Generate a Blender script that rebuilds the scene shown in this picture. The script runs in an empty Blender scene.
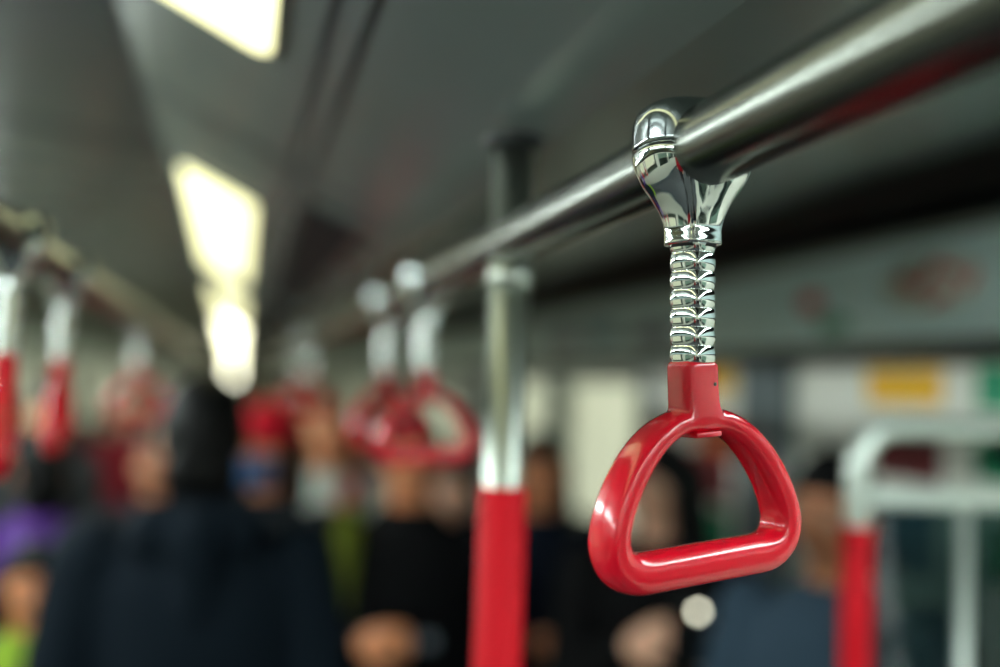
import bpy, bmesh, math, random
from mathutils import Vector, Matrix
random.seed(7)
PI = math.pi
S = bpy.context.scene
COL = S.collection

# ------------------------------------------------------------------ materials
def lin(c):
    return tuple(((v/255)/12.92 if v/255 <= .04045 else ((v/255+.055)/1.055)**2.4) for v in c) + (1,)

def mat(name, rgb, rough=.5, metal=0., coat=0., var=.0, scale=20, bump=0., stretch=None, spec=.5, sss=0., trans=0., rvar=0.):
    m = bpy.data.materials.new(name); m.use_nodes = True
    nt = m.node_tree; b = nt.nodes['Principled BSDF']
    b.inputs['Base Color'].default_value = lin(rgb)
    b.inputs['Roughness'].default_value = rough
    b.inputs['Metallic'].default_value = metal
    b.inputs['Coat Weight'].default_value = coat
    b.inputs['Coat Roughness'].default_value = .06
    b.inputs['Specular IOR Level'].default_value = spec
    b.inputs['Transmission Weight'].default_value = trans
    if sss:
        b.inputs['Subsurface Weight'].default_value = sss
        b.inputs['Subsurface Radius'].default_value = (.02, .008, .005)
        b.inputs['Subsurface Scale'].default_value = .5
    if var or bump or rvar:
        tc = nt.nodes.new('ShaderNodeTexCoord'); n = nt.nodes.new('ShaderNodeTexNoise')
        mp = nt.nodes.new('ShaderNodeMapping')
        mp.inputs['Scale'].default_value = stretch or (1, 1, 1)
        nt.links.new(tc.outputs['Object'], mp.inputs['Vector']); nt.links.new(mp.outputs['Vector'], n.inputs['Vector'])
        n.inputs['Scale'].default_value = scale; n.inputs['Detail'].default_value = 4
        if var:
            mx = nt.nodes.new('ShaderNodeMix'); mx.data_type = 'RGBA'
            c = lin(rgb)
            mx.inputs[6].default_value = tuple(v*(1-var) for v in c[:3]) + (1,)
            mx.inputs[7].default_value = tuple(min(1, v*(1+var)) for v in c[:3]) + (1,)
            nt.links.new(n.outputs['Fac'], mx.inputs[0]); nt.links.new(mx.outputs[2], b.inputs['Base Color'])
        if rvar:
            mr = nt.nodes.new('ShaderNodeMapRange')
            mr.inputs['To Min'].default_value = max(0, rough-rvar); mr.inputs['To Max'].default_value = rough+rvar
            nt.links.new(n.outputs['Fac'], mr.inputs['Value']); nt.links.new(mr.outputs['Result'], b.inputs['Roughness'])
        if bump:
            bp = nt.nodes.new('ShaderNodeBump'); bp.inputs['Strength'].default_value = bump
            bp.inputs['Distance'].default_value = .002
            nt.links.new(n.outputs['Fac'], bp.inputs['Height']); nt.links.new(bp.outputs['Normal'], b.inputs['Normal'])
    return m

def emis(name, rgb, strength):
    m = bpy.data.materials.new(name); m.use_nodes = True
    b = m.node_tree.nodes['Principled BSDF']
    b.inputs['Base Color'].default_value = lin(rgb)
    b.inputs['Emission Color'].default_value = lin(rgb)
    b.inputs['Emission Strength'].default_value = strength
    return m

M_CEIL = mat('ceiling_panel', (132, 142, 137), .26, .3, var=.06, scale=6, rvar=.03)
M_CEIL_SIDE = mat('ceiling_side_panel', (84, 94, 92), .33, .6, var=.08, scale=6, rvar=.04)
M_SEAM = mat('dark_seam', (16, 22, 24), .6)
M_BLACK = mat('black_housing', (6, 8, 9), .5)
M_RAIL = mat('brushed_steel', (104, 107, 101), .24, 1., rvar=.03, scale=60, stretch=(1, .03, 1))
M_LOOP = mat('satin_loop_steel', (214, 222, 214), .42, .8)
M_POLE = mat('polished_pole_steel', (176, 182, 172), .34, 1., rvar=.03, scale=40, stretch=(1, 1, .05))
M_CHROME = mat('chrome', (226, 230, 226), .035, 1., rvar=.01, scale=80)
M_CAP = mat('chrome_cap', (150, 156, 155), .1, 1., rvar=.02, scale=80)
M_RED = mat('glossy_red_plastic', (222, 8, 38), .22, 0, coat=.6, var=.03, scale=120, rvar=.03)
M_SLEEVE = mat('red_sleeve', (204, 6, 28), .6, 0, spec=.2, var=.04, scale=200)
M_FLANGE = mat('flange_rubber', (22, 26, 28), .4)
BACK, BACK2 = .12, .85
M_LIGHT = emis('fluorescent_diffuser', (255, 252, 196), 2.1)
M_LIGHTF = emis('fluorescent_diffuser_far', (255, 252, 214), 9.)
M_ADDED = emis('added_light_cool', (238, 252, 250), 25.)  # cool emission of the added side lights
M_LFRAME = mat('light_frame', (120, 132, 128), .4, .5)
M_WALL = mat('wall_laminate', (226, 228, 214), .4, var=.04, scale=30)
M_WALLD = mat('wall_pillar', (98, 110, 114), .4, var=.05, scale=30)
M_DOOR = mat('door_enamel', (244, 242, 222), .35, var=.02, scale=10)
M_FLOOR = mat('speckled_vinyl', (62, 66, 70), .45, var=.3, scale=300)
M_GLASSD = mat('dark_window_glass', (14, 22, 26), .06, 0, spec=.8)
M_TINT = mat('tinted_glass', (90, 120, 122), .12, 0, trans=.75)
M_RUBBER = mat('rubber_gasket', (12, 14, 15), .6)

# ------------------------------------------------------------------ mesh helpers
def link(name, bm, m, parent=None, smooth=True):
    me = bpy.data.meshes.new(name)
    bmesh.ops.recalc_face_normals(bm, faces=bm.faces)
    bm.to_mesh(me); bm.free()
    for p in me.polygons: p.use_smooth = smooth
    if m: me.materials.append(m)
    o = bpy.data.objects.new(name, me); COL.objects.link(o)
    if parent: o.parent = parent
    return o

def tag(o, label=None, cat=None, group=None, kind=None):
    if label: o['label'] = label
    if cat: o['category'] = cat
    if group: o['group'] = group
    if kind: o['kind'] = kind
    return o

def empty(name, loc, rz=0):
    o = bpy.data.objects.new(name, None); COL.objects.link(o)
    o.location = loc; o.rotation_euler = (0, 0, rz); o.empty_display_size = .05
    return o

def box(bm, x0, x1, y0, y1, z0, z1, bev=0, seg=3):
    r = bmesh.ops.create_cube(bm, size=1)
    vs = r['verts']
    bmesh.ops.scale(bm, vec=(abs(x1-x0), abs(y1-y0), abs(z1-z0)), verts=vs)
    bmesh.ops.translate(bm, vec=((x0+x1)/2, (y0+y1)/2, (z0+z1)/2), verts=vs)
    if bev:
        es = list({e for v in vs for e in v.link_edges})
        bmesh.ops.bevel(bm, geom=es, offset=bev, segments=seg, profile=.5, affect='EDGES')

def rings_loft(bm, rings, closed=False, caps=True):
    vr = [[bm.verts.new(p) for p in r] for r in rings]
    n = len(vr[0]); k = len(vr)
    for i in range(k if closed else k-1):
        a, b = vr[i], vr[(i+1) % k]
        for j in range(n):
            bm.faces.new((a[j], a[(j+1) % n], b[(j+1) % n], b[j]))
    if caps and not closed:
        bm.faces.new(vr[0]); bm.faces.new(vr[-1][::-1])

def tube(bm, pts, r, n=24, caps=True, radii=None, closed=False):
    pts = [Vector(p) for p in pts]
    rings = []; prev = None
    L = len(pts)
    for i, p in enumerate(pts):
        if closed: t = (pts[(i+1) % L]-pts[i-1]).normalized()
        else: t = (pts[min(i+1, L-1)]-pts[max(i-1, 0)]).normalized()
        if prev is None:
            up = Vector((0, 0, 1)) if abs(t.z) < .9 else Vector((1, 0, 0))
            nx = t.cross(up).normalized()
        else:
            nx = (prev - t*prev.dot(t)).normalized()
        prev = nx; ny = t.cross(nx)
        rr = radii[i] if radii else r
        rings.append([p+nx*math.cos(2*PI*j/n)*rr+ny*math.sin(2*PI*j/n)*rr for j in range(n)])
    rings_loft(bm, rings, closed, caps)

def arc(c, r, a0, a1, ax, ay, n=8):
    c = Vector(c); ax = Vector(ax); ay = Vector(ay)
    return [c+ax*r*math.cos(a0+(a1-a0)*i/n)+ay*r*math.sin(a0+(a1-a0)*i/n) for i in range(n+1)]

def sup(a, b, e, n=48, ph=0):
    out = []
    for j in range(n):
        t = 2*PI*j/n+ph
        c, s = math.cos(t), math.sin(t)
        out.append((a*math.copysign(abs(c)**(2/e), c), b*math.copysign(abs(s)**(2/e), s)))
    return out

def interp(tab, z):
    """piecewise smooth table lookup"""
    if z <= tab[0][0]: return tab[0][1:]
    for i in range(len(tab)-1):
        if z <= tab[i+1][0]:
            t = (z-tab[i][0])/(tab[i+1][0]-tab[i][0])
            out = []
            for k in range(1, len(tab[0])):
                p0 = tab[max(i-1, 0)][k]; p1 = tab[i][k]; p2 = tab[i+1][k]; p3 = tab[min(i+2, len(tab)-1)][k]
                out.append(.5*((2*p1)+(-p0+p2)*t+(2*p0-5*p1+4*p2-p3)*t*t+(-p0+3*p1-3*p2+p3)*t**3))
            return out
    return tab[-1][1:]

def catmull(pts, closed, per=10):
    out = []; n = len(pts)
    for i in range(n if closed else n-1):
        P = [pts[(i+k-1) % n] if closed else pts[max(0, min(n-1, i+k-1))] for k in range(4)]
        for s in range(per):
            t = s/per
            out.append(tuple(.5*((2*P[1][k])+(-P[0][k]+P[2][k])*t+(2*P[0][k]-5*P[1][k]+4*P[2][k]-P[3][k])*t*t+(-P[0][k]+3*P[1][k]-3*P[2][k]+P[3][k])*t**3) for k in range(len(P[0]))))
    if not closed: out.append(tuple(pts[-1]))
    return out

def fuse(bm, voxel, smooth_it=4, fac=.5, verts=None):
    """union of all overlapping shells in bm into one continuous skin; returns a new bmesh"""
    bmesh.ops.recalc_face_normals(bm, faces=bm.faces)
    me = bpy.data.meshes.new('fuse'); bm.to_mesh(me); bm.free()
    o = bpy.data.objects.new('fuse', me); COL.objects.link(o)
    r = o.modifiers.new('r', 'REMESH'); r.mode = 'VOXEL'; r.voxel_size = voxel
    s = o.modifiers.new('s', 'SMOOTH'); s.factor = fac; s.iterations = smooth_it
    dg = bpy.context.evaluated_depsgraph_get(); dg.update()
    ev = o.evaluated_get(dg); m2 = bpy.data.meshes.new_from_object(ev)
    out = bmesh.new(); out.from_mesh(m2)
    bpy.data.objects.remove(o); bpy.data.meshes.remove(me); bpy.data.meshes.remove(m2)
    return out

# ------------------------------------------------------------------ the car: setting
# train runs along +Y; the eye is at x = 0, z = 1.70
Y0, Y1 = -5.0, 42.0
XL, XR = -1.62, 1.38
WS = 1.2      # right wall layout scale
def wy(y): return y*WS
def wz(z): return 1.7+(z-1.7)*WS

def prism_y(name, prof, y0, y1, m, kind='structure', parent=None, smooth=False):
    """closed profile [(x,z)] extruded along Y"""
    bm = bmesh.new()
    a = [bm.verts.new((x, y0, z)) for x, z in prof]; b = [bm.verts.new((x, y1, z)) for x, z in prof]
    n = len(prof)
    for i in range(n): bm.faces.new((a[i], a[(i+1) % n], b[(i+1) % n], b[i]))
    bm.faces.new(a); bm.faces.new(b[::-1])
    o = link(name, bm, m, parent, smooth)
    if not parent: tag(o, kind=kind)
    return o

bm = bmesh.new(); box(bm, XL-.1, XR+.1, Y0-.1, Y1+.1, -.08, 0)
tag(link('floor', bm, M_FLOOR, smooth=False), kind='structure')

# ceiling: one closed section
SLX0, SLZ0 = -.155, 2.128       # upper edge of the slanted light panel
SLX1, SLZ1 = .215, 1.945        # lower edge
def slz(x): return SLZ0+(SLZ1-SLZ0)*(x-SLX0)/(SLX1-SLX0)
under = [(-1.62, 1.99), (-1.30, 2.06), (-1.02, 2.19), (-.95, 2.20), (-.5, 2.165), (SLX0, SLZ0), (SLX1, SLZ1), (.27, 1.924), (.36, 1.928), (.6, 1.975), (.85, 2.035), (1.1, 2.11), (1.25, 2.152), (1.38, 2.16)]
ceil = prism_y('ceiling', under+[(1.48, 2.16), (1.48, 2.32), (-1.72, 2.32), (-1.72, 1.99)], Y0, Y1, M_CEIL)

# seams in the ceiling (recess strips)
def seam_long(x, z, w, slope, m=M_SEAM):
    prism_y('trim_1', [(x-w/2, z-slope*w/2-.0012), (x+w/2, z+slope*w/2-.0012), (x+w/2, z+slope*w/2+.004), (x-w/2, z-slope*w/2+.004)], Y0, Y1, m)
sl = (SLZ1-SLZ0)/(SLX1-SLX0)
seam_long(SLX0, SLZ0, .012, -.3)
seam_long(.066, slz(.066), .007, sl)
seam_long(.095, slz(.095), .007, sl)
for i, y in enumerate([-2.5, -.5, 1.47, 3.5, 5.5, 7.5, 9.5]):
    prism = [(SLX0, SLZ0-.0015), (SLX1, SLZ1-.0015), (SLX1, SLZ1+.004), (SLX0, SLZ0+.004)]
    prism_y('trim_2', prism, y-.009, y+.009, M_SEAM)
    prism_y('trim_3', [(-.95, 2.1985), (-.5, 2.1635), (SLX0, SLZ0-.0015), (SLX0, SLZ0+.004), (-.95, 2.204)], y+.42, y+.45, M_SEAM)
    prism_y('trim_4', [(.36, 1.9265), (.6, 1.9735), (.85, 2.0335), (.85, 2.038), (.36, 1.932)], y+.9, y+.915, M_SEAM)
# dark coves left and right
prism_y('trim_5', [(-1.06, 2.165), (-1.0, 2.19), (-.97, 2.192), (-.97, 2.215), (-1.06, 2.215)], Y0, Y1, M_BLACK)
prism_y('trim_6', [(1.235, 2.145), (1.27, 2.085), (1.38, 2.04), (1.38, 2.18), (1.235, 2.18)], Y0, Y1, M_BLACK)

# light row on the slanted panel
light_ys = [(-.49-2.42*2, 1.08-2.42*2), (-.49-2.42, 1.08-2.42)]+[(-.5, 1.03)]+[(-.49+2.42*i, 1.08+2.42*i) for i in range(1, 17)]
LN = Vector((sl, 0, -1)).normalized()
if LN.z > 0: LN = -LN
def ceiling_light_mesh(L):
    # local: u across (x), v along (y), w out of the panel
    bm = bmesh.new()
    def slab(hu, hv, w0, w1, r, n=6):
        pts = []
        for cx, cy, a in ((hu-r, hv-r, 0), (-hu+r, hv-r, PI/2), (-hu+r, -hv+r, PI), (hu-r, -hv+r, 1.5*PI)):
            for k in range(n+1):
                t = a+PI/2*k/n; pts.append((cx+r*math.cos(t), cy+r*math.sin(t)))
        rings_loft(bm, [[(x*s, y if s == 1 else y-math.copysign(.002, y), w) for x, y in pts] for s, w in ((1, w0), (1, w1-.002), (.97, w1))])
    return bm, slab
ang = math.atan2(SLZ1-SLZ0, SLX1-SLX0)
for i, (a, b) in enumerate(light_ys):
    cx = -.048
    t = empty('ceiling_light', (cx, (a+b)/2, slz(cx)))
    t.rotation_euler = (0, -ang+PI, 0)
    names = {2: 'long ceiling light panel closest overhead, cut off by the top of the view', 3: 'whole bright ceiling light panel with rounded corners, above the crowd',
             4: 'third ceiling light panel along the row, just past the whole one', 5: 'small fourth ceiling light panel of the row, towards the far end'}
    if i >= 6:
        tag(t, 'far ceiling light panels merging into a glowing ball at the end of the row', 'ceiling light', 'ceiling light row')
    elif i in names: tag(t, names[i], 'ceiling light', 'ceiling light row')
    else: tag(t, 'ceiling light panel in the same row, over the space behind the viewer', 'ceiling light', 'ceiling light row')
    bm, slab = ceiling_light_mesh(b-a)
    slab(.087, (b-a)/2+.008, -.004, .004, .03); link('frame', bm, M_LFRAME, t)
    bm, slab = ceiling_light_mesh(b-a)
    slab(.079, (b-a)/2, .002, .008, .024); link('diffuser', bm, M_LIGHTF if i >= 5 else M_LIGHT, t)

M_ADDED_BRIGHT = emis('added_light_bright', (240, 252, 248), 36.)  # stronger emission for the added side lights farther along
M_LAMP = emis('round_lamp_lens', (255, 253, 226), 9.)
# added side rows of lights, kept out of view, to light grip and chrome
def added_side_light(x, z, tilt, y, lb):
    t = empty('ceiling_light', (x, y, z)); t.rotation_euler = (0, PI+tilt, 0); tag(t, lb, 'ceiling light', 'added side lights')
    bm, slab = ceiling_light_mesh(1.57); slab(.080, .79, -.004, .004, .03); link('frame', bm, M_LFRAME, t)
    bm, slab = ceiling_light_mesh(1.57); slab(.072, .782, .002, .008, .024); link('diffuser', bm, M_ADDED_BRIGHT if y > 1.5 else M_ADDED, t)
for y in (-3.6, -1.7, .2, 2.1, 4.0): added_side_light(-1.16, 2.125, -math.atan2(.13, .28), y, 'added fill light under the ceiling on the left, outside the view')
for y in (-4.0, -2.1, -.2): added_side_light(.72, 2.004, -math.atan2(.06, .25), y, 'added fill light under the ceiling on the right, outside the view')
# vent grilles in the slanted panel, towards the low edge
for gi, (a, b) in enumerate([(1.62, 3.35), (3.65, 5.35), (5.65, 7.35)]):
    t = empty('vent_grille', (.15, (a+b)/2, slz(.15)))
    t.rotation_euler = (0, -ang, 0)
    tag(t, ['dark slatted air vent in the ceiling nearest the rail clamp', 'dark slatted air vent in the ceiling, second along from the first', 'dark slatted air vent in the ceiling, farthest of three'][gi], 'vent', 'ceiling vents')
    h = (b-a)/2
    bm = bmesh.new(); box(bm, -.056, .056, -h, h, -.0015, .004); link('backing', bm, M_BLACK, t, False)
    bm = bmesh.new()
    for x in (-.056, .056): box(bm, x-.004, x+.004, -h, h, -.006, .003)
    for y in (-h, h): box(bm, -.06, .06, y-.004, y+.004, -.006, .003)
    link('frame', bm, M_CEIL_SIDE, t, False)
    bm = bmesh.new()
    for k in range(7): box(bm, -.045+k*.015-.003, -.045+k*.015+.003, -h+.004, h-.004, -.0055, .001)
    link('slats', bm, M_SEAM, t, False)

# right wall, with route map panel, doors, posters
def thin_glass(name, tint, gl=.12):
    m = bpy.data.materials.new(name); m.use_nodes = True; nt = m.node_tree
    for n in list(nt.nodes):
        if n.type != 'OUTPUT_MATERIAL': nt.nodes.remove(n)
    out = nt.nodes['Material Output']
    tr = nt.nodes.new('ShaderNodeBsdfTransparent'); gs = nt.nodes.new('ShaderNodeBsdfGlossy'); mx = nt.nodes.new('ShaderNodeMixShader'); lw = nt.nodes.new('ShaderNodeLayerWeight')
    tr.inputs['Color'].default_value = tint; gs.inputs['Roughness'].default_value = .04; lw.inputs['Blend'].default_value = .12
    pw = nt.nodes.new('ShaderNodeMath'); pw.operation = 'MULTIPLY'; pw.inputs[1].default_value = .5; nt.links.new(lw.outputs['Facing'], pw.inputs[0])
    nt.links.new(pw.outputs[0], mx.inputs[0]); nt.links.new(tr.outputs[0], mx.inputs[1]); nt.links.new(gs.outputs[0], mx.inputs[2]); nt.links.new(mx.outputs[0], out.inputs[0])
    return m
M_GLASS = thin_glass('window_glass', (.86, .92, .9, 1))
M_TINTG = thin_glass('tinted_screen_glass', (.35, .46, .46, 1))
def side_wall(name, x0, x1, ztop, holes):
    '''one wall mesh with rectangular window openings: holes = [(y0, y1, z0, z1)] sorted in y'''
    bm = bmesh.new(); y = Y0
    for (a, b, c, d) in holes:
        box(bm, x0, x1, y, a, 0, ztop); box(bm, x0, x1, a, b, 0, c); box(bm, x0, x1, a, b, d, ztop); y = b
    box(bm, x0, x1, y, Y1, 0, ztop)
    bmesh.ops.remove_doubles(bm, verts=bm.verts, dist=1e-5)
    tag(link(name, bm, M_WALL, smooth=False), kind='structure')
WR = [(-4.7, -3.3, .85, 1.70), (-3.0, -1.6, .85, 1.70), (-1.3, -.1, .85, 1.70), (3.18, 4.15, .9, 1.765), (4.19, 5.16, .9, 1.765), (6.0, 7.6, .9, 1.66), (8.3, 9.0, .9, 1.70), (9.1, 9.8, .9, 1.70), (10.6, 12.4, .9, 1.66)]
WL = [(-4.7, -3.3, .85, 1.70), (-3.0, -1.6, .85, 1.70), (-1.3, .1, .85, 1.70), (.5, 2.6, .9, 1.80), (3.2, 4.9, .9, 1.80), (5.3, 7.0, .9, 1.80), (7.4, 9.1, .9, 1.80), (9.5, 11.2, .9, 1.80), (11.6, 13.3, .9, 1.80), (14.0, 17.0, .9, 1.80), (18.0, 24.0, .9, 1.80), (26.0, 34.0, .9, 1.8)]
side_wall('wall_right', XR, XR+.1, 2.18, WR)
side_wall('wall_left', XL-.1, XL, 2.05, WL)
wn = 0
for holes, xa, sg in ((WR, XR, 1), (WL, XL, -1)):
    for (a, b, c, d) in holes:
        wn += 1
        bm = bmesh.new()
        for (p, q, u, v) in ((a, b, c, c+.03), (a, b, d-.03, d), (a, a+.03, c+.03, d-.03), (b-.03, b, c+.03, d-.03)): box(bm, xa-sg*.006, xa+sg*.05, p, q, u, v, .003, 1)
        w_ = link('window_%d' % wn, bm, M_LFRAME if a < 5.2 or sg < 0 else M_RUBBER, smooth=False); tag(w_, kind='structure')
        bm = bmesh.new(); box(bm, xa+sg*.02, xa+sg*.024, a+.03, b-.03, c+.03, d-.03); link('pane', bm, M_GLASS, w_, False)
t = empty('end_lamp', (-.12, Y1-.002, 1.88)); tag(t, 'round glowing lamp at the very end of the row of ceiling lights', 'lamp')
bm = bmesh.new(); tube(bm, [(0, 0, 0), (0, -.03, 0), (0, -.05, 0)], .2, 32, radii=[.2, .2, .18]); link('housing', bm, M_LFRAME, t)
bm = bmesh.new(); tube(bm, [(0, -.045, 0), (0, -.055, 0), (0, -.07, 0)], .17, 32, radii=[.17, .17, .1]); link('lens', bm, M_LAMP, t)
# station platforms outside, with added glowing panels that light the car
M_PLAT = mat('platform_tiles', (150, 156, 150), .5, var=.06, scale=8)
M_BACK = emis('added_glow_panel_rear', (226, 255, 238), BACK)
M_BACK2 = emis('added_glow_panel_cream', (248, 241, 216), BACK2)
for sg, xa in ((1, XR), (-1, XL)):
    bm = bmesh.new(); box(bm, xa+sg*1.9, xa+sg*2.0, Y0-1, Y1, 0, 3.2); tag(link('wall_platform_%s' % ('right' if sg > 0 else 'left'), bm, M_PLAT, smooth=False), kind='structure')
    bm = bmesh.new(); box(bm, min(xa+sg*.1, xa+sg*2), max(xa+sg*.1, xa+sg*2), Y0-1, Y1, -.08, 0); tag(link('floor_platform_%s' % ('right' if sg > 0 else 'left'), bm, M_FLOOR, smooth=False), kind='structure')
    bm = bmesh.new(); box(bm, min(xa+sg*.15, xa+sg*2), max(xa+sg*.15, xa+sg*2), Y0-1, Y1, 3.2, 3.3); tag(link('ceiling_platform_%s' % ('right' if sg > 0 else 'left'), bm, M_PLAT, smooth=False), kind='structure')
    for (a, b) in ((-5.0, .4), (.8, 14.0), (14.4, 28.0), (28.4, 41.0)):
        t = empty('added_glow_panel', (xa+sg*1.88, (a+b)/2, .5))
        tag(t, 'added glowing panel outside the windows, standing in for a lit platform', 'light panel', 'added light panels')
        h = (b-a)/2
        bm = bmesh.new(); box(bm, -.012, .012, -h, h, 0, 2.3, .004, 1); link('frame', bm, M_LFRAME, t, False)
        bm = bmesh.new(); box(bm, -sg*.016-.003, -sg*.016+.003, -h+.04, h-.04, .04, 2.26); link('lit_face', bm, M_BACK if b < 1 else M_BACK2, t, False)
for n, y in (('wall_back', Y0-.05), ('wall_front', Y1)):
    bm = bmesh.new(); box(bm, XL-.1, XR+.1, y, y+.05, 0, 2.3); tag(link(n, bm, M_WALL, smooth=False), kind='structure')
prism_y('baseboard_right', [(XR-.02, 0), (XR, 0), (XR, .12), (XR-.02, .10)], Y0, Y1, M_WALLD)
prism_y('baseboard_left', [(XL, 0), (XL+.02, 0), (XL+.02, .10), (XL, .12)], Y0, Y1, M_WALLD)
M_BAND = mat('map_panel_glass', (222, 248, 250), .3, 0, coat=.3, var=.06, scale=5)
# slanted advertisement housing above the doors; dark lip under it
prism_y('trim_7', [(1.302, 2.042), (1.32, 1.82), (1.38, 1.82), (1.38, 2.042)], Y0, Y1, M_BAND)
prism_y('trim_8', [(1.308, 1.82), (1.308, 1.79), (1.38, 1.778), (1.38, 1.82)], Y0, Y1, M_BLACK)
prism_y('trim_9', [(1.293, 2.042), (1.300, 2.02), (1.38, 2.02), (1.38, 2.048)], Y0, Y1, M_LFRAME)

# things on the housing: route maps and notices (flat sheets with printed shapes)
def disc(bm, y, z, ry, rz, off=0, n=20):
    y, z, ry, rz = wy(y), wz(z), ry*WS, rz*WS
    vs = []
    for j in range(n):
        zz = z+rz*math.sin(2*PI*j/n); x = bandx(zz)-off
        vs.append(bm.verts.new((x, y+ry*math.cos(2*PI*j/n), zz)))
    bm.faces.new(vs)
    ex = bmesh.ops.extrude_face_region(bm, geom=[bm.faces[-1]] if False else [f for f in bm.faces if set(f.verts) == set(vs)])
    bmesh.ops.translate(bm, vec=(-.0008, 0, 0), verts=[v for v in ex['geom'] if isinstance(v, bmesh.types.BMVert)])
def bandx(z): return 1.302+(1.32-1.302)*(2.042-z)/.222
def quadm(bm, y0, y1, z0, z1, off):
    y0, y1, z0, z1 = wy(y0), wy(y1), wz(z0), wz(z1)
    vs = [(bandx(z)-off-d, y, z) for d in (0, .0008) for (y, z) in ((y0, z0), (y1, z0), (y1, z1), (y0, z1))]
    v = [bm.verts.new(p) for p in vs]
    for f in ((0, 1, 2, 3), (7, 6, 5, 4), (0, 4, 5, 1), (1, 5, 6, 2), (2, 6, 7, 3), (3, 7, 4, 0)): bm.faces.new([v[k] for k in f])
M_PR_W = mat('print_white', (240, 240, 228), .5, var=.03)
M_PR_R = mat('print_red', (224, 34, 56), .5, var=.05)
M_PR_G = mat('print_green', (16, 150, 108), .5, var=.05)
M_PR_P = mat('print_mauve', (128, 112, 138), .5, var=.05)
M_PR_B = mat('print_blue', (84, 128, 150), .5, var=.05)
M_PR_Y = mat('print_yellow', (255, 192, 0), .45, var=.04)
M_PR_D = mat('print_maroon', (104, 18, 26), .5, var=.2, scale=20)
M_PR_O = mat('print_orange', (214, 104, 60), .5, var=.1)
M_PR_GD = mat('print_teal_green', (0, 150, 106), .5, var=.04)
rm = empty('route_map', (0, 0, 0)); tag(rm, 'pale map panel over the doors with red lines on a white patch, nearest the viewer', 'sign')
bm = bmesh.new(); quadm(bm, 1.02, 1.56, 1.83, 1.955, .001); link('sheet', bm, M_BAND, rm, False)
bm = bmesh.new(); disc(bm, 1.345, 1.895, .12, .047, .0025); link('white_patch', bm, M_PR_W, rm)
bm = bmesh.new()
for k, (ya, za, yb, zb) in enumerate([(1.27, 1.90, 1.33, 1.925), (1.33, 1.925, 1.37, 1.885), (1.37, 1.885, 1.42, 1.91), (1.30, 1.875, 1.35, 1.86), (1.24, 1.905, 1.27, 1.875)]):
    ya, yb, za, zb = wy(ya), wy(yb), wz(za), wz(zb)
    q = Vector((0, yb-ya, zb-za)); nrm = Vector((0, -q.z, q.y)).normalized()*.007
    vs = []
    for d in (0, .0008):
        for s, t in ((ya, za), (yb, zb)):
            for sg in (1, -1):
                zz = t+sg*nrm.z; vs.append(bm.verts.new((bandx(zz)-.0040-d, s+sg*nrm.y, zz)))
    for f in ((0, 1, 3, 2), (6, 7, 5, 4), (0, 4, 5, 1), (2, 3, 7, 6), (0, 2, 6, 4), (1, 5, 7, 3)): bm.faces.new([vs[i] for i in f])
link('red_lines', bm, M_PR_R, rm)
ad = empty('advert_panel', (0, 0, 0)); tag(ad, 'advert panel above doors, with a red disc and a green patch', 'sign')
bm = bmesh.new(); quadm(bm, 1.60, 2.10, 1.825, 1.955, .001); link('sheet', bm, M_BAND, ad, False)
bm = bmesh.new(); disc(bm, 1.69, 1.888, .040, .021, .0025); link('red_disc', bm, M_PR_R, ad)
bm = bmesh.new(); disc(bm, 1.62, 1.842, .05, .018, .0025); link('green_patch', bm, M_PR_G, ad)
ad = empty('advert_panel', (0, 0, 0)); tag(ad, 'mauve and blue tinted advert panel above the doors, between pole and strap stem', 'sign')
bm = bmesh.new(); quadm(bm, 2.2, 3.6, 1.825, 1.955, .001); link('sheet', bm, M_BAND, ad, False)
bm = bmesh.new(); disc(bm, 2.45, 1.86, .16, .025, .0025); link('mauve_patch', bm, M_PR_P, ad)
bm = bmesh.new(); disc(bm, 3.2, 1.87, .2, .03, .0025); link('mauve_patch', bm, M_PR_P, ad)
bm = bmesh.new(); disc(bm, 2.83, 1.88, .14, .03, .0025); link('blue_patch', bm, M_PR_B, ad)
bm = bmesh.new(); disc(bm, 2.62, 1.90, .035, .012, .0025); link('pale_patch', bm, M_PR_W, ad)

# doors in the right wall (cream leaves) and dark gaps
def door(nm, y0, y1):
    ym = (y0+y1)/2; bm = bmesh.new(); hs = [h for h in WR if h[0] >= y0 and h[1] <= y1]
    y = y0
    for (a, b, c, d) in hs:
        box(bm, XR-.022, XR-.001, y, a, .02, 1.778); box(bm, XR-.022, XR-.001, a, b, .02, c); box(bm, XR-.022, XR-.001, a, b, d, 1.778); y = b
    box(bm, XR-.022, XR-.001, y, y1, .02, 1.778); bmesh.ops.remove_doubles(bm, verts=bm.verts, dist=1e-5)
    d = link(nm, bm, M_DOOR, smooth=False); tag(d, kind='structure')
    bm = bmesh.new(); box(bm, XR-.026, XR-.021, ym-.01, ym+.01, .02, 1.77); link('gasket', bm, M_RUBBER, d, False)
    bm = bmesh.new()
    for y in (y0-.03, y1+.03): box(bm, XR-.03, XR, y-.025, y+.025, 0, 1.778, .004, 1)
    tag(link('trim_10', bm, M_WALLD, smooth=False), kind='structure')
door('door_1', 3.14, 5.2)
door('door_2', 8.2, 9.9)
# bluish grey pillar between the posters
for nm, a, b in (('trim_11', 2.2, 2.43), ('trim_12', 5.35, 5.6)):
    bm = bmesh.new(); box(bm, XR-.035, XR, a, b, 0, 1.778, .006, 2); tag(link(nm, bm, M_WALLD, smooth=False), kind='structure')
prism_y('trim_13', [(XL, 1.82), (XL+.06, 1.83), (XL+.10, 1.99), (XL, 2.0)], Y0, Y1, M_BAND)

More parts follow.
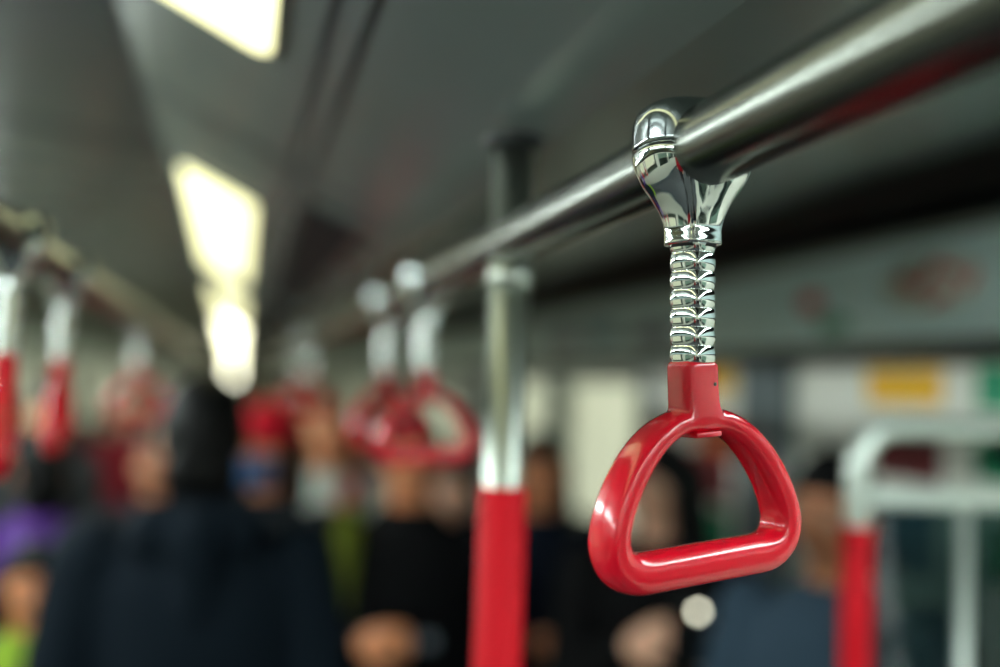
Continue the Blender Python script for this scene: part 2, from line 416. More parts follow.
# posters on the right wall
def poster(label, y0, y1, z0, z1, bands, nm='poster'):
    y0, y1, z0, z1 = wy(y0), wy(y1), wz(z0), wz(z1)
    bands = [(wy(a), wy(b), wz(c), wz(d), m, n) for (a, b, c, d, m, n) in bands]
    t = empty(nm, (XR, (y0+y1)/2, z0)); tag(t, label, 'poster', 'posters on the right wall')
    def sheet(a, b, c, d, off, m, name):
        bm = bmesh.new(); box(bm, -off-.0015, -off, a-(y0+y1)/2, b-(y0+y1)/2, c-z0, d-z0); link(name, bm, m, t, False)
    sheet(y0, y1, z0, z1, .0005, M_PR_W, 'sheet')
    for (a, b, c, d, m, n) in bands: sheet(a, b, c, d, .0025, m, n)
poster('white poster with a wide yellow heading and maroon picture, above the grab loop', 1.345, 1.80, 1.36, 1.762,
       [(1.385, 1.585, 1.693, 1.757, M_PR_Y, 'yellow_heading'), (1.385, 1.565, 1.56, 1.655, M_PR_D, 'maroon_picture'), (1.40, 1.56, 1.40, 1.53, M_PR_B, 'blue_picture')])
poster('green and white poster at the edge of the view, beside the yellow headed one', 1.06, 1.325, 1.33, 1.762,
       [(1.07, 1.305, 1.69, 1.76, M_PR_GD, 'green_heading'), (1.20, 1.305, 1.58, 1.68, M_PR_GD, 'green_text'), (1.07, 1.30, 1.42, 1.52, M_PR_GD, 'green_footer'),
        (1.22, 1.285, 1.61, 1.645, M_PR_W, 'white_text')])
poster('white poster with narrow yellow heading and reddish picture, seen just behind the red grip', 2.04, 2.56, 1.25, 1.762,
       [(2.10, 2.36, 1.70, 1.76, M_PR_Y, 'yellow_heading'), (2.06, 2.28, 1.55, 1.63, M_PR_O, 'orange_picture'), (2.1, 2.5, 1.44, 1.56, M_PR_D, 'maroon_picture'), (2.1, 2.45, 1.30, 1.42, M_PR_G, 'green_picture')])

# ------------------------------------------------------------------ rails and poles
RX, RZ, RR = .236, 1.832, .0218
def rail(x, z, y0, y1, label):
    t = empty('grab_rail', (x, (y0+y1)/2, z)); tag(t, label, 'grab rail', 'overhead grab rails')
    h = (y1-y0)/2
    bm = bmesh.new(); tube(bm, [(0, -h, 0), (0, -h*.5, 0), (0, 0, 0), (0, h*.5, 0), (0, h, 0)], RR, 64); link('tube', bm, M_RAIL, t)
    for s in (-1, 1):
        bm = bmesh.new(); tube(bm, [(0, s*h, 0), (0, s*(h+.006), 0), (0, s*(h+.012), 0)], RR, 48, radii=[RR, RR*.98, RR*.6]); link('end_cap', bm, M_CHROME, t)
    return t
rail(RX, RZ, -1.6, 6.4, 'thick polished steel grab rail overhead, carrying the sharp red strap')
LX = -.22
rail(LX, RZ, -1.6, 6.4, 'polished steel grab rail over the aisle, left of the ceiling lights')

def grab_pole(x, y, ztop, zsleeve, label, zr=RZ, jt=True):
    t = empty('grab_pole', (x, y, 0)); tag(t, label, 'grab pole', 'floor to ceiling grab poles')
    bm = bmesh.new(); tube(bm, [(0, 0, .004), (0, 0, .7), (0, 0, 1.4), (0, 0, ztop)], .018, 40); link('tube', bm, M_POLE, t)
    bm = bmesh.new(); tube(bm, [(0, 0, .75), (0, 0, .752), (0, 0, 1.2), (0, 0, zsleeve-.002), (0, 0, zsleeve)], .0215, 40, radii=[.019, .0215, .0215, .0215, .019]); link('red_sleeve', bm, M_SLEEVE, t)
    bm = bmesh.new(); tube(bm, [(0, 0, ztop-.008), (0, 0, ztop-.004), (0, 0, ztop+.001)], .028, 40, radii=[.023, .027, .028]); link('ceiling_flange', bm, M_FLANGE, t)
    bm = bmesh.new(); tube(bm, [(0, 0, 0), (0, 0, .012), (0, 0, .02)], .045, 40, radii=[.045, .042, .02]); link('floor_flange', bm, M_CHROME, t)
    if jt:
        bm = bmesh.new(); tube(bm, [(0, 0, zr-.042), (0, 0, zr-.040), (0, 0, zr-.02)], .021, 40, radii=[.0182, .0205, .0205]); link('joint_collar', bm, M_POLE, t)
    return t
grab_pole(RX, .845, 1.9245, 1.612, 'blurred steel pole with bright red lower sleeve, between strap and crowd')
grab_pole(RX, 4.0, 1.9245, 1.632, 'second steel pole with red sleeve under the same rail, farther along')

# ------------------------------------------------------------------ hanging strap
GROT = math.radians(14)     # turn of the grip against the rail's cross direction
def make_strap(first=True):
    t = empty('hanging_strap', (RX, .481, RZ)); t.rotation_euler = (0, math.radians(-1.3), 0)
    # clamp: lower funnel (loft), wraps the rail
    tab = [(-.0512, .0146, .0132, 2.6), (-.0508, .0150, .0137, 2.6), (-.0460, .0150, .0137, 2.6), (-.0410, .0154, .0140, 2.5), (-.034, .0178, .0160, 2.4), (-.026, .0222, .0192, 2.4),
           (-.018, .0278, .0222, 2.5), (-.010, .0312, .0238, 2.7), (-.004, .0323, .0243, 2.8), (-.0016, .0323, .0243, 2.8), (-.0008, .0317, .0238, 2.8)]
    bm = bmesh.new(); rings = []
    N = 60
    for i in range(N+1):
        z = -.0512+(-.0008+.0512)*i/N
        a, b, e = interp(tab, z)
        # soft vertical flutes on the front and back of the funnel
        fl = max(0, min(1, (z+.045)/.03))*max(0, min(1, (.002-z)/.02))
        ring = []
        for j, (x, y) in enumerate(sup(a, b, e, 72)):
            k = 1-.10*fl*math.exp(-(x/.006)**2)
            ring.append((x, y*k, z))
        rings.append(ring)
    rings_loft(bm, rings); link('clamp_base', bm, M_CHROME, t)
    bm = bmesh.new(); rings = []
    H = .0278
    for i in range(44):
        q = 1-(1-i/43)**2.2; z = .0004+(H-.0004)*q
        w_ = max(.01, (1-q**5))**(1/3.2); lip = -.0006 if i == 0 else 0
        rings.append([(x, y, z) for x, y in sup(.0325*w_+lip, .0246*w_+lip, 2.3+.5*w_, 72)])
    rings_loft(bm, rings); link('clamp_cap', bm, M_CAP, t)
    bm = bmesh.new(); rings_loft(bm, [[(x, y, z) for x, y in sup(.0294, .0228, 2.8, 60)] for z in (-.002, .002)]); link('clamp_gasket', bm, M_RUBBER, t)
    # stem: ribbed chrome column
    bm = bmesh.new(); rings = []
    zt, zb, p = -.0500, -.1150, .01010
    K = 260
    for i in range(K+1):
        z = zt+(zb-zt)*i/K
        ph = ((zt-z)/p+.45) % 1.0
        bulge = (math.sin(PI*ph))**.55
        r = .01035+.0013*bulge
        rings.append([(x, y, z) for x, y in sup(r, r, 2.45, 64)])
    rings_loft(bm, rings)
    st = link('stem', bm, M_CHROME, t); st.rotation_euler = (0, 0, math.radians(28))
    bm = bmesh.new(); rings_loft(bm, [[(x, y, z) for x, y in sup(.0122, .0118, 2.4, 48)] for z in (-.0495, -.0528)]); link('stem_collar', bm, M_RUBBER, t)
    # grip: closed ring + socket fused
    OUT = [(0, -139.5), (17, -141), (33, -148.5), (47, -161), (58, -177), (65.5, -195), (67, -210), (61, -224.5), (47, -233), (25, -234), (0, -234)]
    INN = [(0, -153.2), (11, -153.5), (23, -160), (33.5, -171.5), (42, -185), (47, -197.5), (48.2, -205), (45.8, -210), (39, -212), (22, -212.2), (0, -212.2)]
    D = [22, 22, 22.5, 23, 23.5, 24, 24, 23.5, 23, 22.5, 22.5]
    pairs = [(o[0], o[1], n_[0], n_[1], d) for o, n_, d in zip(OUT, INN, D)]
    left = [(-a, b, -c, d, e) for a, b, c, d, e in pairs[1:-1]][::-1]
    path = catmull([(a*1.03, b, c*1.04, d, e) for a, b, c, d, e in pairs+left], True, 12)
    bm = bmesh.new(); rings = []
    for (ox, oz, ix, iz, d) in path:
        c = Vector(((ox+ix)/2, 0, (oz+iz)/2))*.001; h = Vector(((ox-ix)/2, 0, (oz-iz)/2))*.001
        # barrel section: rounder outside, flatter inside face
        ring = []
        for x, y in sup(1, 1, 2.35, 44): ring.append(c+h*x+Vector((0, y*d*.0005, 0)))
        rings.append(ring)
    rings_loft(bm, rings, True)
    rs = []
    for z, a, b in ((-.1145, .0112, .0095), (-.1152, .0122, .0104), (-.117, .0127, .0109), (-.130, .0127, .0109), (-.139, .0130, .0110), (-.145, .0165, .0112), (-.149, .0205, .0105)):
        rs.append([(x, y, z) for x, y in sup(a, b, 3.4, 44)])
    rings_loft(bm, rs)
    bm = fuse(bm, .00085, 7, .5)
    # slight tilt of the grip about the socket
    piv = Vector((0, 0, -.113)); R = Matrix.Rotation(math.radians(-3.2), 4, 'Y')
    for v in bm.verts:
        w = max(0, min(1, (-.113-v.co.z)/.03)); q = R @ (v.co-piv)+piv
        v.co = v.co.lerp(q, w)
    g = link('grip', bm, M_RED, t); g.rotation_euler = (0, 0, GROT)
    # two small screw holes
    for (x, z) in ((.0065, -.1265), (.0600, -.2085)):
        q = R @ (Vector((x, 0, z))-piv)+piv if z < -.14 else Vector((x, 0, z))
        bm = bmesh.new()
        yb = -.01085
        r = bmesh.ops.create_uvsphere(bm, u_segments=14, v_segments=8, radius=.0011 if z > -.15 else .0009)
        bmesh.ops.scale(bm, vec=(1, .25, 1), verts=bm.verts)
        bmesh.ops.translate(bm, vec=(q.x, yb if z > -.15 else -.0103, q.z), verts=bm.verts)
        h = link('screw_hole', bm, M_BLACK, g)
    # thin ledge inside the arch, under the socket
    bm = bmesh.new(); box(bm, -.008, .0095, -.0106, .0106, -.1550, -.1520, .0008, 2)
    for v in bm.verts: v.co = R @ (v.co-piv)+piv
    link('ledge', bm, M_RED, g)
    return t
strap = make_strap()
tag(strap, 'sharp glossy red hanging strap with ribbed chrome stem, clamped on the thick rail', 'hanging strap', 'hanging straps')
def copy_tree(o, parent=None):
    c = o.copy(); COL.objects.link(c)
    if parent: c.parent = parent
    for ch in list(o.children): copy_tree(ch, c)
    return c
def strap_at(x, y, label, rz=0):
    c = copy_tree(strap); c.location = (x, y, RZ); c.rotation_euler = (0, 0, 0); c['label'] = label
    for ch in c.children:
        if ch.name.split('.')[0] in ('grip', 'stem'): ch.rotation_euler = (0, 0, ch.rotation_euler.z+rz)      # the grips swivel under their clamps
    return c
strap_at(RX, 1.24, 'blurred red hanging strap just left of the red sleeved pole, front one of the pair', math.radians(-8))
strap_at(RX, 1.57, 'blurred red hanging strap overlapping behind the front one of the pair', math.radians(10))
strap_at(RX, 3.2, 'small blurred red hanging strap under the rail, far beyond the pair')
strap_at(RX, 3.6, 'farthest small red hanging strap on the thick rail')
strap_at(LX, 1.06, 'blurred strap turned edge-on over the aisle, at the left edge of the view', math.radians(84))
strap_at(LX, 1.38, 'blurred strap turned edge-on, second from the left edge', math.radians(78))
strap_at(LX, 2.42, 'small blurred red strap over the aisle, left of the hooded person')

# ------------------------------------------------------------------ seat partition with grab loop (right)
t = empty('seat_partition', (.93, 1.085, 0)); tag(t, 'rounded steel grab loop with red sleeve and tinted glass screen, at the lower right', 'partition')
def L(p): return (p[0]-.93, p[1]-1.085, p[2])
xa, xb, yy, zt = .772, 1.118, 1.085, 1.666
r = .06
pts = [(xa, yy, .004), (xa, yy, .6), (xa, yy, 1.2), (xa, yy, 1.5)]+[tuple(q) for q in arc((xa+r, yy, zt-r), r, PI, PI/2, (1, 0, 0), (0, 0, 1), 10)]+[(1.0, yy, zt), (XR, yy, zt)]
bm = bmesh.new(); tube(bm, [L(p) for p in pts], .0155, 32); link('loop_tube', bm, M_LOOP, t)
bm = bmesh.new(); tube(bm, [L((xa, yy, z)) for z in (.8, 1.1, 1.4, 1.538, 1.54)], .0175, 32, radii=[.019, .019, .019, .019, .0165]); link('red_sleeve', bm, M_SLEEVE, t)
bm = bmesh.new(); tube(bm, [L((.9+.032, yy, z)) for z in (.45, .8, 1.57)], .011, 24); link('screen_post', bm, M_LOOP, t)
bm = bmesh.new(); box(bm, xa+.016-.93, XR-.93, -.011, .011, 1.562, 1.588, .004, 2); link('screen_rail', bm, M_LOOP, t)
bm = bmesh.new(); box(bm, xa+.03-.93, XR-.93-.004, -.004, .004, .46, 1.560, .002, 1); link('glass_screen', bm, M_TINTG, t)
bm = bmesh.new(); box(bm, xa+.016-.93, XR-.93, -.012, .012, .43, .46, .004, 2); link('lower_rail', bm, M_LOOP, t)
bm = bmesh.new(); tube(bm, [L((xa, yy, z)) for z in (0, .012, .018)], .04, 32, radii=[.04, .038, .02]); link('floor_flange', bm, M_CHROME, t)

# ------------------------------------------------------------------ people
def capsule(bm, a, b, ra, rb, n=14, m=5):
    a = Vector(a); b = Vector(b); d = (b-a)
    t = d.normalized() if d.length > 1e-6 else Vector((0, 0, 1))
    pts, rad = [], []
    for i in range(m+1):
        th = PI/2*i/m; pts.append(a-t*ra*math.cos(th)); rad.append(max(ra*math.sin(th), ra*.06))
    for i in range(m+1):
        th = PI/2*(1-i/m); pts.append(b+t*rb*math.cos(th)); rad.append(max(rb*math.sin(th), rb*.06))
    tube(bm, pts, 0, n, radii=rad)

def ell_loft(bm, secs, n=28):
    rings_loft(bm, [[(cx+rx*math.cos(2*PI*j/n), cy+ry*math.sin(2*PI*j/n), z) for j in range(n)] for (z, cx, cy, rx, ry) in secs])

def head_r(d):
    """skull radius towards unit direction d (x side, -y face, z up), metres"""
    a, b, c = .074, .094, .112
    r = 1/math.sqrt((d.x/a)**2+(d.y/b)**2+(d.z/c)**2)
    if d.z < -.15:
        k = min(1, (-.15-d.z)/.85)
        r *= 1-.10*k+(.10*k if d.y < -.1 else -.18*k)      # chin forward, nape in
        r *= 1-.22*k*abs(d.x)
    return r

def head_mesh(bm, c, R, s=1.0):
    """head, nose, ears, brow, lips; R = head rotation"""
    b2 = bmesh.new(); bmesh.ops.create_uvsphere(b2, u_segments=36, v_segments=26, radius=1)
    for v in b2.verts:
        d = v.co.normalized(); r = head_r(d)
        p = d*r
        if d.y < -.5:
            ex = math.exp(-((abs(p.x)-.030)/.014)**2-((p.z-.006)/.012)**2); p.y += .009*ex       # eye sockets
            p.y -= .004*math.exp(-(p.x/.045)**2-((p.z-.026)/.01)**2)                               # brow
            p.y -= .006*math.exp(-(p.x/.024)**2-((p.z+.052)/.011)**2)                              # lips mound
            p.y -= .005*math.exp(-(p.x/.02)**2-((p.z+.092)/.014)**2)                               # chin
        v.co = p
    capsule(b2, (0, -.090, .012), (0, -.104, -.022), .008, .0125)      # nose
    for sx in (-1, 1):
        capsule(b2, (sx*.010, -.097, -.026), (sx*.0105, -.093, -.027), .0065, .0065)
        ell = bmesh.ops.create_uvsphere(b2, u_segments=12, v_segments=10, radius=1)['verts']
        bmesh.ops.scale(b2, vec=(.008, .019, .031), verts=ell); bmesh.ops.translate(b2, vec=(sx*.078, .006, -.004), verts=ell)
    for v in b2.verts: v.co = c+R @ (v.co*s)
    tmp = bpy.data.meshes.new('t'); b2.to_mesh(tmp); b2.free(); bm.from_mesh(tmp); bpy.data.meshes.remove(tmp)

def hand(bm, wrist, elbow, curl, side, palm_n):
    """palm, four unequal bent fingers and a side thumb"""
    w = Vector(wrist); d = (w-Vector(elbow)).normalized()
    pn = Vector(palm_n); pn = (pn-d*pn.dot(d)).normalized(); sx = d.cross(pn).normalized()*side
    for k, o in enumerate((-.028, -.0095, .0095, .027)):
        base = w+d*.085+sx*o
        capsule(bm, w+d*.012+sx*o*.6, base, .015, .0115, 10, 4)
        ln = (.062, .072, .078, .070)[k]
        p = base; a = 0
        for s, l in enumerate((.45, .32, .23)):
            a += curl*(.7, 1, .8)[s]+.04*k
            q = p+(d*math.cos(a)+pn*math.sin(a))*ln*l; capsule(bm, p, q, .0098-.001*s, .009-.001*s, 9, 3); p = q
    tb = w+d*.03+sx*.026
    q = tb+(d*.55+sx*.8+pn*.3).normalized()*.036; capsule(bm, tb, q, .0135, .0108, 10, 3)
    q2 = q+(d*.8+sx*.35+pn*(.3+curl*.4)).normalized()*.030; capsule(bm, q, q2, .0105, .0085, 10, 3)

M_SKIN = {k: mat('skin_'+k, c, .5, 0, var=.06, scale=12, sss=.12) for k, c in dict(light=(236, 180, 150), tan=(208, 138, 100), warm=(230, 150, 104)).items()}
M_HAIRB = mat('black_hair', (7, 7, 8), .55, 0, spec=.2, var=.3, scale=60, stretch=(1, 1, .1), bump=.3)
M_HAIRO = mat('copper_hair', (172, 108, 58), .5, 0, var=.2, scale=60, stretch=(1, 1, .1), bump=.3)
M_HAIRD = mat('dark_brown_hair', (34, 22, 18), .45, 0, var=.3, scale=60, stretch=(1, 1, .1), bump=.3)
M_EYE = mat('eye_white', (214, 208, 200), .2)
M_IRIS = mat('dark_iris', (26, 16, 12), .15)
M_LIP = mat('lips', (158, 82, 76), .4)
M_TROU = mat('dark_trousers', (24, 26, 32), .8, var=.15, scale=80, bump=.2)
M_SHOE = mat('dark_shoes', (18, 18, 20), .5)
_cl = {}
def cloth(rgb):
    if rgb not in _cl: _cl[rgb] = mat('cloth_%d_%d_%d' % rgb, rgb, .85, 0, var=.14, scale=60, bump=.35, spec=.15)
    return _cl[rgb]

def person(x, y, face, h, label, top, skin='light', hair='short', hairm=None, arms=('down', 'down'), tilt=0, turn=0, hood=False, cap=None, mask=None, group='passengers', build=1.0, low=None, gsz=1.0, extra=None):
    """face: heading in degrees, 0 = towards +Y (away), 180 = towards the viewer"""
    t = empty('person', (x, y, 0), math.radians(face)+PI); tag(t, label, 'person', group)
    k = h/1.72
    V = lambda a, b, c: Vector((a*k, b*k, c*k))
    # local: faces -Y, x to its left/right
    sh = {s: V(s*.180*build, .01, 1.39) for s in (-1, 1)}
    el, wr = {}, {}
    for s, a in zip((-1, 1), arms):
        if a == 'down': el[s] = V(s*.235, .02, 1.12); wr[s] = V(s*.245, -.05, .87)
        elif a == 'phone': el[s] = V(s*.225, -.05, 1.13); wr[s] = V(s*.10, -.27, 1.20)
        elif a == 'chest': el[s] = V(s*.235, -.02, 1.12); wr[s] = V(s*.03, -.21, 1.13)
        elif a == 'hold': el[s] = V(s*.225, -.06, 1.15); wr[s] = V(s*.10, -.24, 1.27)
        elif a == 'up': el[s] = V(s*.27, -.16, 1.48); wr[s] = V(s*.20, -.28, 1.70)
        elif a == 'cross': el[s] = V(s*.27, -.06, 1.14); wr[s] = V(-s*.04, -.22, 1.20)
    hipz = .92
    hc = V(0, -.005, 1.605)
    R = Matrix.Rotation(math.radians(turn), 3, 'Z') @ Matrix.Rotation(math.radians(tilt), 3, 'X')
    # ---- skin: one continuous body
    bm = bmesh.new()
    head_mesh(bm, hc, R, k)
    capsule(bm, V(0, .012, 1.41), V(0, .004, 1.53), .056*k, .052*k)
    ell_loft(bm, [tuple(v*k for v in q) for q in ((.86, 0, .0, .10, .07), (.92, 0, 0, .155, .105), (1.02, 0, 0, .135, .095), (1.12, 0, 0, .125, .088), (1.26, 0, 0, .150, .105), (1.36, 0, .005, .165, .095), (1.43, 0, .008, .12, .07), (1.46, 0, .01, .06, .05))])
    for s in (-1, 1):
        capsule(bm, sh[s], el[s], .048*k, .038*k); capsule(bm, el[s], wr[s], .037*k, .024*k)
        hd = (wr[s]-el[s]).normalized()
        pn = Vector((-s, 0, 0)) if abs(hd.x) < .6 else Vector((0, 1, 0))
        hand(bm, wr[s], el[s], .9 if arms[0 if s < 0 else 1] in ('up', 'phone', 'hold') else .4, 1 if s > 0 else -1, pn)
        hip = V(s*.085, 0, hipz); kn = V(s*.095, -.01, .50); an = V(s*.10, .02, .09)
        capsule(bm, hip, kn, .078*k, .052*k); capsule(bm, kn, an, .050*k, .034*k)
        capsule(bm, V(s*.10, .02, .04), V(s*.115, -.13, .03), .034*k, .028*k)
    bm = fuse(bm, .0065, 3)
    link('body', bm, M_SKIN[skin], t)
    # ---- face details
    def place(b): 
        for v in b.verts: v.co = hc+R @ (v.co*k)
    for s in (-1, 1):
        bm = bmesh.new(); bmesh.ops.create_uvsphere(bm, u_segments=12, v_segments=8, radius=.0095)
        bmesh.ops.scale(bm, vec=(1.35, .8, .75), verts=bm.verts); bmesh.ops.translate(bm, vec=(s*.030, -.080, .006), verts=bm.verts); place(bm)
        e = link('eye', bm, M_EYE, t)
        bm = bmesh.new(); bmesh.ops.create_uvsphere(bm, u_segments=10, v_segments=8, radius=.0056)
        bmesh.ops.translate(bm, vec=(s*.030, -.0838, .006), verts=bm.verts); place(bm); link('iris', bm, M_IRIS, e)
        bm = bmesh.new(); tube(bm, [(s*.016, -.090, .026), (s*.030, -.089, .030), (s*.046, -.079, .025)], .003, 8); place(bm); link('eyebrow', bm, hairm or M_HAIRB, t)
    bm = bmesh.new(); tube(bm, [(-.023, -.087, -.0495), (-.010, -.095, -.0515), (0, -.097, -.052), (.010, -.095, -.0515), (.023, -.087, -.0495)], .0045, 8, radii=[.001, .0045, .005, .0045, .001]); place(bm); link('mouth', bm, M_LIP, t)
    # ---- hair
    hm = hairm or M_HAIRB
    bm = bmesh.new(); bmesh.ops.create_uvsphere(bm, u_segments=40, v_segments=30, radius=1)
    for v in bm.verts:
        d = v.co.normalized(); r = head_r(d)
        # hair zone: above a line that runs from forehead to nape
        line = .50-1.3*max(0, min(1, (d.y+.75)/1.1)) if d.y < .35 else -.80
        wz = max(0, min(1, (d.z-line)/.10))
        up = 1.10+.05*max(0, d.z)+.02*math.sin(d.x*19+d.z*13)*math.cos(d.y*17)
        v.co = d*r*(.86+(up-.86)*wz)
    if hair == 'short': capsule(bm, (-.02, .055, -.05), (-.02, .045, -.105), .05, .04); capsule(bm, (.02, .055, -.05), (.02, .045, -.105), .05, .04)
    if hair in ('long', 'bob'):
        zb = -.26 if hair == 'long' else -.11
        for s in (-1, 1):
            capsule(bm, (s*.074, .0, .03), (s*.090, -.01, zb), .028, .026)
            capsule(bm, (s*.05, .055, .03), (s*.055, .07, zb-.02), .04, .03)
        capsule(bm, (0, .07, .03), (0, .085, zb-.03), .045, .04)
    place(bm); bm = fuse(bm, .006, 3); link('hair', bm, hm, t)
    if cap:
        bm = bmesh.new(); bmesh.ops.create_uvsphere(bm, u_segments=36, v_segments=24, radius=1)
        for v in bm.verts:
            d = v.co.normalized(); r = head_r(d); w = max(0, min(1, (d.z-.12)/.10))
            v.co = d*r*(.84+.42*w)
        place(bm); link('beanie', bm, cloth(cap), t)
    if mask:
        bm = bmesh.new(); n = 12; g = []
        for i in range(n+1):
            row = []
            for j in range(9):
                ax = (i/n-.5)*2*1.25; zz = -.012-.075*j/8
                yy_ = -.112*math.cos(ax*.75)-.0; xx = .083*math.sin(ax*.95)
                yy_ -= .010*math.exp(-(xx/.03)**2)*(1-j/8)
                row.append(bm.verts.new((xx, yy_, zz)))
            g.append(row)
        for i in range(n):
            for j in range(8): bm.faces.new((g[i][j], g[i+1][j], g[i+1][j+1], g[i][j+1]))
        bmesh.ops.solidify(bm, geom=list(bm.faces), thickness=.002)
        place(bm); link('face_mask', bm, cloth(mask), t)
    # ---- jacket
    e = .022*gsz*k
    bm = bmesh.new()
    ell_loft(bm, [(q[0]*k, q[1]*k, q[2]*k, q[3]*k*build+e, q[4]*k+e) for q in ((.80, 0, 0, .160, .115), (.84, 0, 0, .165, .118), (.95, 0, 0, .160, .112), (1.12, 0, 0, .145, .100), (1.26, 0, 0, .160, .110), (1.34, 0, .005, .172, .098), (1.40, 0, .008, .140, .082), (1.445, 0, .01, .080, .060), (1.47, 0, .01, .055, .052))])
    for s in (-1, 1):
        capsule(bm, sh[s]*1.0, el[s], .060*k+e*.6, .048*k+e*.5)
        w2 = wr[s]+(el[s]-wr[s]).normalized()*.03
        capsule(bm, el[s], w2, .046*k+e*.5, .034*k+e*.4)
    if hood:
        capsule(bm, V(-.07, .085, 1.45), V(.07, .085, 1.45), .056*k, .056*k)
        capsule(bm, V(-.08, .05, 1.455), V(-.065, -.045, 1.425), .036*k, .024*k); capsule(bm, V(.08, .05, 1.455), V(.065, -.045, 1.425), .036*k, .024*k)
        capsule(bm, V(0, .11, 1.44), V(0, .12, 1.33), .06*k, .035*k)
    else:
        tube(bm, arc(V(0, .008, 1.462), .066*k, 0, 2*PI, (1, 0, 0), (0, 1, 0), 16)[:-1], .018*k, 10, closed=True)
    bm = fuse(bm, .008, 4); link('jacket', bm, cloth(top), t)
    # ---- trousers and shoes
    bm = bmesh.new()
    ell_loft(bm, [tuple(v*k for v in q) for q in ((.80, 0, 0, .12, .09), (.86, 0, .0, .165, .118), (.92, 0, 0, .172, .118), (1.0, 0, 0, .150, .108))])
    for s in (-1, 1):
        capsule(bm, V(s*.088, 0, .88), V(s*.096, -.01, .50), .094*k, .070*k); capsule(bm, V(s*.096, -.01, .50), V(s*.10, .02, .13), .068*k, .056*k)
    bm = fuse(bm, .010, 3); link('trousers', bm, low or M_TROU, t)
    for s in (-1, 1):
        bm = bmesh.new()
        capsule(bm, V(s*.10, .045, .045), V(s*.12, -.15, .040), .044*k, .040*k)
        for v in bm.verts: v.co.z = max(v.co.z, .001)
        link('shoe', bm, M_SHOE, t)
    if extra: extra(t, V, k)
    return t

def strap_bag(t, V, k, pts, w, m, name):
    bm = bmesh.new(); rings = []
    P = [Vector(p)*k for p in pts]
    for i, p in enumerate(P):
        tt = (P[min(i+1, len(P)-1)]-P[max(i-1, 0)]).normalized()
        nn = Vector((0, -1, 0)); sx = tt.cross(nn).normalized(); nn = sx.cross(tt).normalized()
        rings.append([p+sx*w, p+sx*w+nn*.008, p-sx*w+nn*.008, p-sx*w])
    rings_loft(bm, rings); link(name, bm, m, t)


person(-.05, 1.87, 0, 1.70, 'person seen from behind in a dark hooded jacket, short black hair, left of the pole', (14, 25, 35), hood=True, gsz=1.5, build=.98)
person(.10, 2.70, 140, 1.62, 'person in a red beanie and blue face mask beyond the hooded one', (30, 34, 40), 'warm', 'bob', cap=(190, 24, 44), mask=(70, 120, 176))
def red_strap(t, V, k): strap_bag(t, V, k, [(.15, .10, 1.38), (.13, .0, 1.475), (.11, -.09, 1.42), (.03, -.145, 1.28), (-.08, -.16, 1.10), (-.16, -.14, .95)], .028, cloth((190, 22, 40)), 'red_bag_strap')
person(.33, 3.50, 170, 1.62, 'copper haired person in an off-white jacket with a red bag strap', (186, 194, 186), 'warm', 'bob', M_HAIRO, extra=red_strap)
person(-.23, 3.38, 165, 1.51, 'person with tan face and dark clothes, half hidden at the hooded back', (22, 20, 26), 'tan', 'short', turn=10)
person(-.49, 2.86, 20, 1.54, 'person in a purple top with one arm raised to the aisle rail', (88, 54, 134), 'tan', 'short', M_HAIRB, arms=('down', 'up'))
person(-.405, 2.33, 190, 1.33, 'child in a lime green top at the lower left corner', (140, 172, 54), 'warm', 'bob', M_HAIRB, tilt=8)
def lime_strap(t, V, k): strap_bag(t, V, k, [(-.15, .11, 1.36), (-.15, .0, 1.475), (-.15, -.09, 1.43), (-.16, -.130, 1.34), (-.17, -.145, 1.24)], .03, cloth((112, 124, 44)), 'lime_bag_strap')
def white_print(t, V, k):
    for dx in (-.05, .0, .05):
        bm = bmesh.new(); box(bm, (dx-.018)*k, (dx+.018)*k, -.150*k, -.139*k, 1.16*k, 1.19*k, .003, 2); link('chest_print', bm, cloth((120, 130, 140)), t)
person(.42, 2.34, 172, 1.64, 'person in a black jacket with a lime bag strap, under the paired straps', (10, 11, 14), 'warm', 'short', arms=('phone', 'down'), tilt=10, extra=lambda t, V, k: (lime_strap(t, V, k), white_print(t, V, k)))
person(.68, 2.98, 150, 1.47, 'person in black with a bare pale face just left of the red sleeve', (14, 14, 18), 'light', 'short', turn=8)
person(.85, 2.66, 172, 1.57, 'long haired person in a navy jacket with grey sleeve, right of the red sleeve', (20, 28, 42), 'warm', 'long', M_HAIRD, arms=('chest', 'down'))
person(.96, 2.08, 165, 1.59, 'person in black with long black hair in profile, seen through the red grip', (12, 12, 14), 'light', 'long', arms=('hold', 'hold'), tilt=6, turn=-62)
t = empty('phone', (.862, 1.725, 1.245), 0); t.rotation_euler = (math.radians(14), 0, math.radians(-14)); tag(t, 'added dark phone with a small glowing disc, in front of the long black haired person', 'phone')
bm = bmesh.new(); box(bm, -.037, .037, -.004, .004, -.075, .075, .006, 3); link('body', bm, M_BLACK, t)
bm = bmesh.new(); tube(bm, [(.012, -.004, .045), (.012, -.0052, .045), (.012, -.006, .045)], .007, 20); link('lamp', bm, M_LAMP, t)  # glowing disc added to make one small round bright spot
person(1.045, 1.53, 120, 1.60, 'person with tan face and blue grey jacket beside the red sleeved loop', (58, 76, 92), 'tan', 'short', arms=('phone', 'down'), tilt=4)
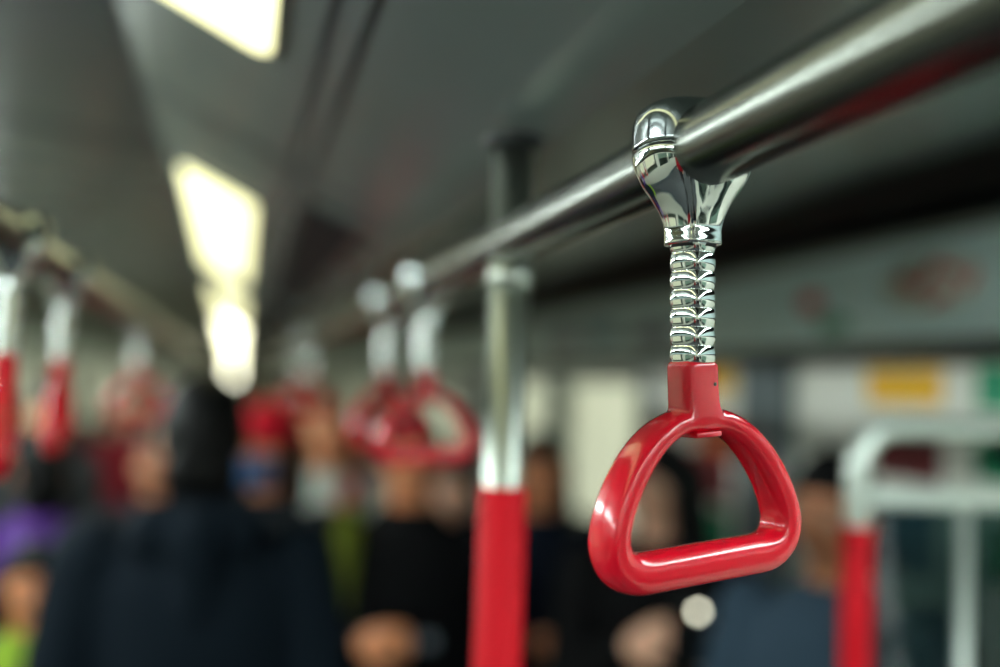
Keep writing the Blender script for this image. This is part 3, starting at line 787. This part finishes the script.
far = [(-.75, 4.4, 200, 1.62, (60, 64, 66), 'person in a grey coat near the left wall, beyond the purple topped one', 'short'),
 (-.15, 4.6, 180, 1.66, (30, 26, 34), 'person in a plum coat, directly behind the red beanie wearer', 'short'),
 (.75, 4.5, 185, 1.62, (40, 48, 60), 'person in slate blue, farther along beside the pole', 'bob'),
 (.25, 5.4, 175, 1.68, (150, 30, 40), 'person in a crimson coat standing in the far aisle', 'short'),
 (-.5, 5.6, 190, 1.64, (120, 26, 38), 'person in a dark red top left of the far aisle', 'short'),
 (.9, 6.2, 200, 1.60, (110, 116, 112), 'person in a pale grey coat far along the right wall', 'bob'),
 (-1.1, 6.6, 170, 1.66, (34, 40, 44), 'person in charcoal far along the left wall', 'short'),
 (.0, 7.4, 180, 1.68, (70, 60, 56), 'person in a brown coat far off in mid aisle', 'bob'),
 (.5, 8.6, 180, 1.66, (26, 32, 44), 'person in dark navy near the far end of the crowd', 'short'),
 (-.45, 9.2, 180, 1.64, (90, 92, 96), 'person in a mid grey coat near the far end of the crowd', 'short')]
far += [(-.45, -1.6, 15, 1.66, (150, 20, 34), 'added person in a red coat, unseen behind the viewer, for reflections', 'short'),  # three unseen people added so the chrome has something to reflect
 (.55, -1.9, -10, 1.62, (18, 20, 26), 'added person in black, unseen behind the viewer, for reflections', 'bob'),
 (.05, -2.6, 5, 1.70, (40, 50, 62), 'added person in slate grey, last unseen one behind the viewer, for reflections', 'short')]
for x, y, fc, h, c, lb, hr in far: person(x, y, fc, h, lb, c, random.choice(['light', 'warm', 'tan']), hr)
# ------------------------------------------------------------------ camera
f = 35/36*1000
a = Vector(((235-500)/f, (333.5-379)/f, -1)).normalized()
k = Vector((.033, 1, 0)); k.z = -(a.x*k.x+a.y*k.y)/a.z; k.normalize()
r = a.cross(k)
W2C = Matrix((r, a, k)).transposed()          # columns: world axes in camera space
cam_d = bpy.data.cameras.new('camera'); cam = bpy.data.objects.new('camera', cam_d); COL.objects.link(cam)
cam_d.lens = 35; cam_d.sensor_width = 36; cam_d.clip_start = .02
cam.matrix_world = Matrix.Translation((0, 0, 1.70)) @ W2C.transposed().to_4x4()
cam_d.dof.use_dof = True; cam_d.dof.focus_distance = .527; cam_d.dof.aperture_fstop = 1.4
S.camera = cam

w = bpy.data.worlds.new('world'); S.world = w; w.use_nodes = True
w.node_tree.nodes['Background'].inputs[0].default_value = (.55, .75, .8, 1)
w.node_tree.nodes['Background'].inputs[1].default_value = .02
S.view_settings.view_transform = 'Standard'; S.view_settings.look = 'None'
S.view_settings.exposure = .08; S.view_settings.gamma = 1; S.view_settings.use_curve_mapping = False
